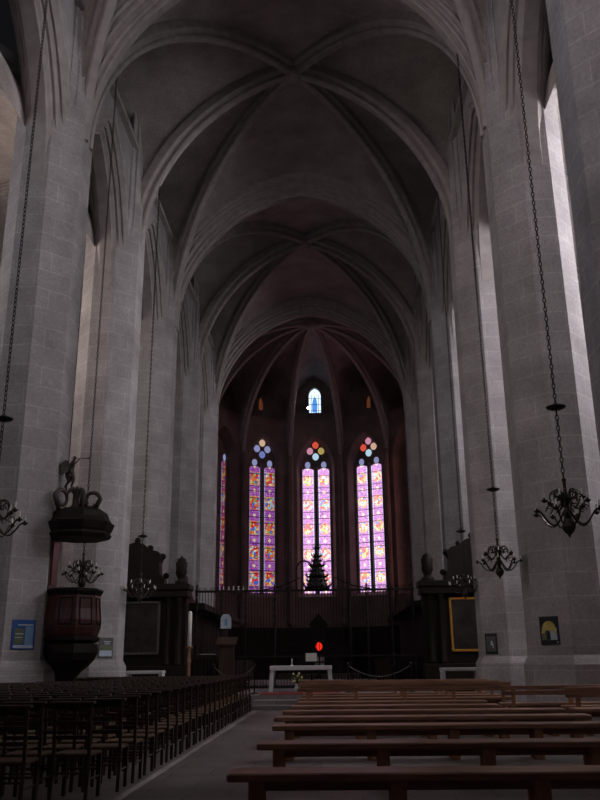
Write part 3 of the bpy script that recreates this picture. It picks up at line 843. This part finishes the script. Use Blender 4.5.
m.extr(q + [(-.19,-.06),(-.12,-.06),(-.09,.0),(.09,.0),(.12,-.06),(.17,-.06)], 'y', -.038, -.026); m.build('yellow_arch', YEL, o)
MB().extr([(-.07,-.19),(.02,-.19),(.02,-.05),(-.025,.01),(-.07,-.05)], 'y', -.042, -.028).build('dark_doorway', BLK, o)
MB().box(.17,.205,-.035,-.02,-.27,-.24).build('white_mark', PALE, o)
x,y = face_pt(1, 26.6, .34)
o = poster('framed_poster', x, y, 1, .42, .60, 1.72, [BLK, ('picture', GREYP, -.38,.38,-.36,.36), ('pale_figure', PALE, -.02,.14,-.08,.14), ('pale_figure', PALE, .12,.2,-.2,.0)],
       'small dark framed photograph on the pillar beyond the yellow-arch poster')

# ------------------------------------------------------------------ choir screen
YS = 31.7; ZP = .34; ZR = 3.86
scr = empty('choir_screen', (0,YS,0), 0, 'tall wrought-iron choir screen with twisted posts and a central spire', 'screen')
m = MB(); m.box(-4.12,4.12,-.04,.04,ZR-.08,ZR); m.build('top_rail', IRON, scr)
m = MB(); m.box(-4.12,4.12,-.03,.03,1.42,1.48); m.build('middle_rail', IRON, scr)
m = MB(); m.box(-4.12,4.12,-.05,.05,ZP,ZP+.10); m.build('bottom_rail', IRON, scr)
m = MB()
xs = [-4.06+.11*k for k in range(74)]
for x in xs: m.tube([(x,0,ZP+.05),(x,0,ZR-.04)], .011, 4)
m.build('grille', IRON, scr)
for x in (-4.06,-3.1,-2.2,-1.1,1.7,2.35,3.25,4.06):
    p = MB(); n = 46
    for ph in (0, pi):
        p.tube([(x+.032*cos(ph+q*.85), .032*sin(ph+q*.85), ZP+(ZR-ZP)*q/n) for q in range(n+1)], .024, 5)
    p.lathe([(.07,ZP),(.07,ZP+.15),(.045,ZP+.2)], (x,0,0), 8); p.lathe([(.045,ZR-.05),(.075,ZR),(.03,ZR+.06),(.045,ZR+.14),(.004,ZR+.26)], (x,0,0), 8)
    p.build('twisted_post', IRON, scr, smooth=True)
m = MB()
for k in range(-18,19):
    x = k*.22
    if abs(x-.5) < .75: continue
    for sg in (-1,1):
        m.tube([(x+sg*(.05+.045*cos(a)), 0, ZR+.06+.045*sin(a)) for a in [q*pi/5 for q in range(9)]], .008, 4)
m.build('scroll_cresting', IRON, scr)
# sweeping scrolls up to the central spire
m = MB()
for sg in (-1,1):
    m.tube([(.5+sg*(2.0-1.35*t), 0, ZR+.02+.42*t**1.8) for t in [q/10 for q in range(11)]], .022, 5)
    m.tube([(.5+sg*.78, 0, ZR)] + [(.5+sg*(.48+.30*cos(a)), 0, ZR+.72+.34*sin(a)) for a in [pi*1.2*q/16-.1 for q in range(17)]], .034 if sg < 0 else .014, 6)
m.build('gate_scrolls', IRON, scr)
sp = MB()
prof = [(.46,ZR),(.48,ZR+.06),(.38,ZR+.12),(.30,ZR+.40),(.36,ZR+.46),(.26,ZR+.54),(.20,ZR+.80),(.25,ZR+.86),(.15,ZR+.96),(.11,ZR+1.16),(.15,ZR+1.22),(.08,ZR+1.30),(.05,ZR+1.5),(.08,ZR+1.55),(.03,ZR+1.62),(.012,ZR+1.95)]
sp.lathe(prof, (.5,0,0), 12)
for zc, rr, n in ((ZR+.46,.36,14),(ZR+.86,.25,11),(ZR+1.22,.14,9),(ZR+1.52,.07,6),(ZR+.10,.46,16),(ZR+.28,.34,12),(ZR+.66,.24,10),(ZR+1.04,.14,8)):
    for k in range(n):
        a = 2*pi*k/n; sp.tube([(.5+rr*.9*cos(a), rr*.9*sin(a), zc-.03), (.5+(rr+.07)*cos(a), (rr+.07)*sin(a), zc+.05), (.5+(rr+.06)*cos(a), (rr+.06)*sin(a), zc+.17)], [.024,.022,.004], 5)
sp.build('spire', IRON, scr)
# white candles standing on the screen
for k,x in enumerate([-3.05,-2.86,-2.67,-2.48,-2.29,-2.08,-1.89,-1.70]):
    o = MB().lathe([(.03,0),(.034,.03),(.016,.04),(.016,.13),(.003,.15)], (0,0,0), 8).build('candle', WAX, loc=(x,YS-.01,ZR+.0))
    tag(o, 'small white candle standing on the screen rail, %s from the pulpit side' % ORD[k], 'candle', 'white candles on the screen rail')

# ------------------------------------------------------------------ side altars with framed paintings, against pillars
def side_altar(s, frame_mat, lab, lab2):
    cx = s*6.4; y0 = 31.15
    r = empty('retable', (cx, y0, 0), 0, lab, 'retable', 'carved retables against the pillars')
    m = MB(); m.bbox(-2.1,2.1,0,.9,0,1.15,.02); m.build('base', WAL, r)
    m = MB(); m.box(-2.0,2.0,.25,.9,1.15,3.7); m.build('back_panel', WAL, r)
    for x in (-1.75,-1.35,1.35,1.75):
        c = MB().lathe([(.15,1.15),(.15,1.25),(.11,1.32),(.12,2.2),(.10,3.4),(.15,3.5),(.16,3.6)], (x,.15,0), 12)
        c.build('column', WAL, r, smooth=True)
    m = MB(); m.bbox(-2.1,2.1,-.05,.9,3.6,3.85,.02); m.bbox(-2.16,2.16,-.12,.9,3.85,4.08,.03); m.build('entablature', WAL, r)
    m = MB(); pd = [(-1.15,4.08),(1.15,4.08),(1.12,4.3),(.95,4.5),(.92,4.9),(1.0,5.1),(.85,5.32),(.5,5.42),(.3,5.6),(0,5.7),(-.3,5.6),(-.5,5.42),(-.85,5.32),(-1.0,5.1),(-.92,4.9),(-.95,4.5),(-1.12,4.3)]
    m.extr(pd, 'y', .25, .8)
    for x,z in ((-1.0,5.15),(1.0,5.15),(-.5,5.48),(.5,5.48),(0,5.78),(-1.15,4.42),(1.15,4.42)): m.ball((x,.5,z), .13, 8)
    m.build('pediment', WAL, r)
    for x in (-1.75,1.75):
        MB().lathe([(.24,4.08),(.24,4.2),(.13,4.26),(.15,4.34),(.22,4.5),(.21,4.68),(.23,4.9),(.17,4.95),(.18,5.02),(.05,5.1),(.02,5.16)], (x,.4,0), 10).build('urn', WAL, r, smooth=True)
    m = MB(); m.box(-1.0,1.0,.19,.25,1.6,3.42); m.build('painting', OILP, r)
    m = MB(); t = .055
    for x0,x1,z0,z1 in ((-1.05,-1.05+t*1.6,1.55,3.47),(1.05-t*1.6,1.05,1.55,3.47),(-1.05,1.05,1.55,1.55+t*1.6),(-1.05,1.05,3.47-t*1.6,3.47)): m.bbox(x0,x1,.14,.22,z0,z1,.012)
    m.build('picture_frame', frame_mat, r)
    a = empty('side_altar', (s*5.15, 28.3, 0), 0, lab2, 'altar', 'plain white side altars')
    m = MB(); m.bbox(-.62,.62,-.3,.3,.93,1.03,.012); m.build('altar_top', LINEN, a)
    for x in (-.55,.55): MB().bbox(x-.06,x+.06,-.24,.24,0,.93,.01).build('leg', LINEN, a)
side_altar(-1, GREYF, 'dark carved retable with a grey-framed painting beyond the pulpit', 'plain white side altar in front of the grey-framed retable')
side_altar(1, GILT, 'dark carved retable with a gold-framed painting', 'plain white side altar in front of the gold-framed retable')

# ------------------------------------------------------------------ choir stalls
def stalls(s, lab):
    r = empty('choir_stall', (s*4.7, 33.0, ZP), 0, lab, 'stall', 'choir stalls behind the screen')
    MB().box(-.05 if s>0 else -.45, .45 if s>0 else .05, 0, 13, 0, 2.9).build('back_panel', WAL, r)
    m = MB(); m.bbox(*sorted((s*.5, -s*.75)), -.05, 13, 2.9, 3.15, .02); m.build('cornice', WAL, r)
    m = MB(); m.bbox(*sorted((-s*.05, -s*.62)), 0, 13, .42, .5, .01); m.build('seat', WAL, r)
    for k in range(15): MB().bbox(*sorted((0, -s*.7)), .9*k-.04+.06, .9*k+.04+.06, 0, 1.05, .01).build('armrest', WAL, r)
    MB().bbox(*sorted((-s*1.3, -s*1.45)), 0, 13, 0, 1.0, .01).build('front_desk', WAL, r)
    # carved crest stepping down from the retable
    m = MB(); m.extr([(.0,3.1),(.0,4.2),(.5,4.25),(.8,3.9),(1.4,3.75),(2.0,3.5),(3.0,3.3),(4,3.15)], 'x', s*.05, s*.25); m.build('end_crest', WAL, r)
stalls(-1, 'dark wooden choir stalls behind the screen on the pulpit side')
stalls(1, 'dark wooden choir stalls behind the screen on the gold-frame side')
# curved wainscot round the apse
m = MB()
pan = empty('apse_panelling', (0,YB,0), 0, 'dark wooden panelling round the foot of the apse', 'panelling')
for k in range(7):
    beta = AL*(k-3); r0 = RA-.32
    m = MB(); ax, ay, tx, ty = sin(beta), cos(beta), cos(beta), -sin(beta); h = r0*math.tan(AL/2)
    m.loft([[(ax*(r0+d)+tx*u, ay*(r0+d)+ty*u, z) for d,u in ((0,-h),(0,h),(.12,h),(.12,-h))] for z in (0, 3.3)])
    m.loft([[(ax*(r0+d)+tx*u, ay*(r0+d)+ty*u, z) for d,u in ((-.1,-h),(-.1,h),(.12,h),(.12,-h))] for z in (3.3, 3.45)])
    m.build('panel', WAL, pan)

# ------------------------------------------------------------------ high altar, lamp, altar furniture
ha = empty('high_altar', (.1, 55.5, 0), 0, 'dark high altar at the back of the apse under the centre window', 'altar')
m = MB(); m.bbox(-2.6,2.6,-1.4,1.2,0,.5,.03); m.build('step', PLT, ha)
m = MB(); m.bbox(-1.7,1.7,-.7,.4,.5,1.45,.03); m.build('table', WAL, ha)
m = MB(); m.bbox(-2.2,2.2,.1,.8,1.45,2.3,.03); m.bbox(-.55,.55,-.1,.8,2.3,3.5,.03); m.extr([(-.65,3.5),(.65,3.5),(0,4.2)], 'y', -.1, .8); m.build('gradine', WAL, ha)
MB().box(-.25,.35,-.74,-.72,1.0,1.62).build('white_cloth', LINEN, ha)
sl = empty('sanctuary_lamp', (.21, 50.0, 0), 0, 'glowing red sanctuary lamp before the high altar', 'lamp')
MB().lathe([(.25,ZP),(.25,ZP+.06),(.04,ZP+.12),(.03,1.2),(.03,1.75),(.10,1.8)], n=12).build('stand', IRON, sl, smooth=True)
MB().lathe([(.05,1.84),(.13,1.90),(.19,2.02),(.19,2.12),(.13,2.24),(.05,2.30)], n=14).build('red_glass', LAMP_R, sl, smooth=True)
# small reading table with white cloth + paper
t = empty('missal_stand', (.30, 29.7, ZP), 0, 'small stand carrying a white paper behind the altar', 'stand')
MB().box(-.04,.04,-.04,.04,0,.88).build('post', WAL, t); MB().bbox(-.45,.45,-.2,.2,.88,.93,.008).build('top', WAL, t)
tag(MB().box(-.19,.19,-.012,.012,0,.27).build('paper', WAX, loc=(.30,29.6,ZP+.93)), 'white sheet of paper propped up behind the altar', 'paper')
# main altar
al = empty('altar', (0, 28.2, ZP), 0, 'white stone altar table with splayed legs at the head of the aisle', 'altar')
m = MB(); m.bbox(-1.0,1.0,-.35,.35,.66,.80,.012); m.build('altar_top', LINEN, al)
for s in (-1,1):
    m = MB(); q = [(s*.99,.66),(s*.86,.66),(s*.93,0),(s*1.05,0)]; m.extr(q if s > 0 else q[::-1], 'y', -.3, .3); m.build('leg', LINEN, al)
o = MB().lathe([(.05,0),(.05,.02),(.015,.03),(.015,.2),(.004,.23)], n=8).build('candle', WAX, loc=(-.3, 28.2, ZP+.8)); tag(o, 'small white candle standing on the white altar', 'candle')
vs0 = empty('flower_vase', (-.08, 27.2, .365), 0, 'vase of pale yellow flowers on the carpet before the altar', 'flowers')
MB().lathe([(.07,0),(.1,.08),(.08,.16),(.05,.2),(.07,.24)], n=10).build('vase', PALE, vs0, smooth=True)
lm = MB(); fm = MB()
for k in range(26):
    a = k*2.4; rr = .05+.2*(k/26); z = .3+.30*random.random()*(1.1-k/40); p = (rr*cos(a), rr*sin(a), z)
    lm.tube([(0,0,.22), (p[0]*.5,p[1]*.5,.22+(z-.22)*.6), p], [.006,.012,.02], 4)
    if k % 2 == 0: fm.ball(p, .036, 7)
lm.build('stems', LEAF, vs0); fm.build('blossoms', PETAL, vs0)
tag(MB().box(-.04,.04,-.04,.04,0,.14).build('candle', WAX, loc=(.66, 27.3, .365)), 'short white candle on the carpet beside the altar leg', 'candle')
# paschal candle on its stand
ps = empty('candle_stand', (-3.66, 28.0, ZP), 0, 'tall brown wooden candlestick carrying the thick white candle', 'candlestick')
MB().lathe([(.26,0),(.26,.05),(.12,.12),(.06,.2),(.05,.9),(.08,.96),(.055,1.02),(.05,1.34),(.11,1.40),(.11,1.44)], n=12).build('stem', OAK, ps, smooth=True)
o = MB().lathe([(.065,0),(.065,1.08),(.02,1.12)], n=12).build('paschal_candle', WAX, loc=(-3.66,28.0,ZP+1.44), smooth=True); tag(o, 'thick tall white candle on the brown wooden candlestick', 'candle')
# lectern with a white notice above
lc = empty('lectern', (-2.75, 30.6, ZP), 0, 'brown wooden lectern with sloping top in front of the screen', 'lectern')
MB().bbox(-.32,.32,-.25,.25,0,.08,.01).build('base', CHW, lc)
MB().bbox(-.26,.26,-.16,.16,.08,1.55,.01).build('column', CHW, lc)
MB().loft([[(-.36,-.3,1.5),(.36,-.3,1.5),(.36,.25,1.75),(-.36,.25,1.75)],[(-.36,-.3,1.55),(.36,-.3,1.55),(.36,.25,1.8),(-.36,.25,1.8)]]).build('sloping_top', CHW, lc)
pn = empty('hanging_sign', (-2.92, 31.58, 2.72), 0, 'pale blue-white paper sign hung on the choir screen', 'sign')
MB().extr([(-.2,-.26),(.2,-.26),(.2,.12),(.1,.26),(-.1,.26),(-.2,.12)], 'y', -.012, .012).build('board', PALE, pn)
MB().extr([(-.05,-.16),(.06,-.16),(.05,.04),(.0,.12),(-.05,.04)], 'y', -.02, -.011).build('printed_figure', LBLUE, pn)
sh = MB().bbox(-.27,.27,-.2,.2,0,.03,.006).build('tray', LINEN, loc=(-3.5,31.0,1.53))
tbl = empty('credence_table', (-3.5,31.0,ZP), 0, 'narrow dark table carrying the white tray by the screen', 'table')
MB().bbox(-.3,.3,-.22,.22,1.15,1.19,.006).build('tabletop', WAL, tbl)
for x in (-.26,.26):
    for y in (-.18,.18): MB().box(x-.025,x+.025,y-.025,y+.025,0,1.15).build('leg', WAL, tbl)
tag(sh, 'thin white tray lying on the dark table by the screen', 'tray')
# rope barriers either side of the altar
def stanchion(x, lab):
    o = empty('rope_post', (x, 26.3, ZP), 0, lab, 'post', 'rope posts by the altar')
    MB().lathe([(.14,0),(.14,.03),(.03,.05),(.02,.1)], n=12).build('base', IRON, o, smooth=True)
    MB().lathe([(.02,.05),(.02,.78),(.045,.82),(.03,.88),(.005,.9)], n=10).build('pole', IRON, o, smooth=True)
for x, lab in ((-2.6,'dark rope post nearest the candlestick'), (-1.35,'dark rope post beside the altar, aisle side'), (1.5,'dark rope post beside the altar, bench side'), (3.4,'dark rope post nearest the gold-framed retable')): stanchion(x, lab)
for (xa, xb, lab) in ((-2.6,-1.35,'slack grey rope between the posts on the chair side'), (1.5,3.4,'slack grey rope between the posts on the bench side')):
    xa, xb = xa+.03, xb-.03
    o = MB().tube([(xa+(xb-xa)*t, 26.3, ZP+.78-.9*.42*(4*t*(1-t))*.8) for t in [q/14 for q in range(15)]], .014, 6).build('barrier_rope', GREYF); tag(o, lab, 'rope')

# ------------------------------------------------------------------ small floodlight at the foot of the top window
fl = empty('floodlight', (-.42, 58.6, 19.2), 0, 'small white floodlight shining beside the small top window', 'lamp')
MB().lathe([(.05,0),(.09,.03),(.13,.14),(.13,.18)], n=12).build('housing', IRON, fl).rotation_euler = (pi/2,0,0)
MB().lathe([(.01,0),(.10,0),(.10,.02),(.01,.02)], n=12).build('lens', LAMP_W, fl).matrix_local = Matrix.Translation((0,-.2,0)) @ Matrix.Rotation(pi/2, 4, 'X')
MB().tube([(0,.0,-.05),(0,.35,-.35),(0,.5,-.62)], .02, 5).build('bracket', IRON, fl)

# ------------------------------------------------------------------ camera, world, view
w = bpy.data.worlds.new('World'); sc.world = w; w.use_nodes = True
w.node_tree.nodes['Background'].inputs[0].default_value = (.05,.05,.06,1); w.node_tree.nodes['Background'].inputs[1].default_value = .1
cam = bpy.data.cameras.new('camera'); co = bpy.data.objects.new('camera', cam); COL.objects.link(co); sc.camera = co
yaw, tilt, roll = R(2.116), R(17.592), R(-.584)
fw = V((-sin(yaw)*cos(tilt), cos(yaw)*cos(tilt), sin(tilt))); r0 = V((cos(yaw), sin(yaw), 0)); u0 = r0.cross(fw)
rr = r0*cos(roll)+u0*sin(roll); uu = u0*cos(roll)-r0*sin(roll)
M = Matrix((rr, uu, -fw)).transposed().to_4x4(); M.translation = V((1.095, 0, 1.3)); co.matrix_world = M
cam.sensor_fit = 'VERTICAL'; cam.sensor_height = 36; cam.lens = 36*821.5/800; cam.clip_start = .1; cam.clip_end = 200
sc.view_settings.view_transform = 'Standard'; sc.view_settings.look = 'None'; sc.view_settings.gamma = 1; sc.view_settings.use_curve_mapping = False
sc.view_settings.exposure = 0
sc.cycles.max_bounces = 8; sc.cycles.diffuse_bounces = 5; sc.cycles.sample_clamp_indirect = 4
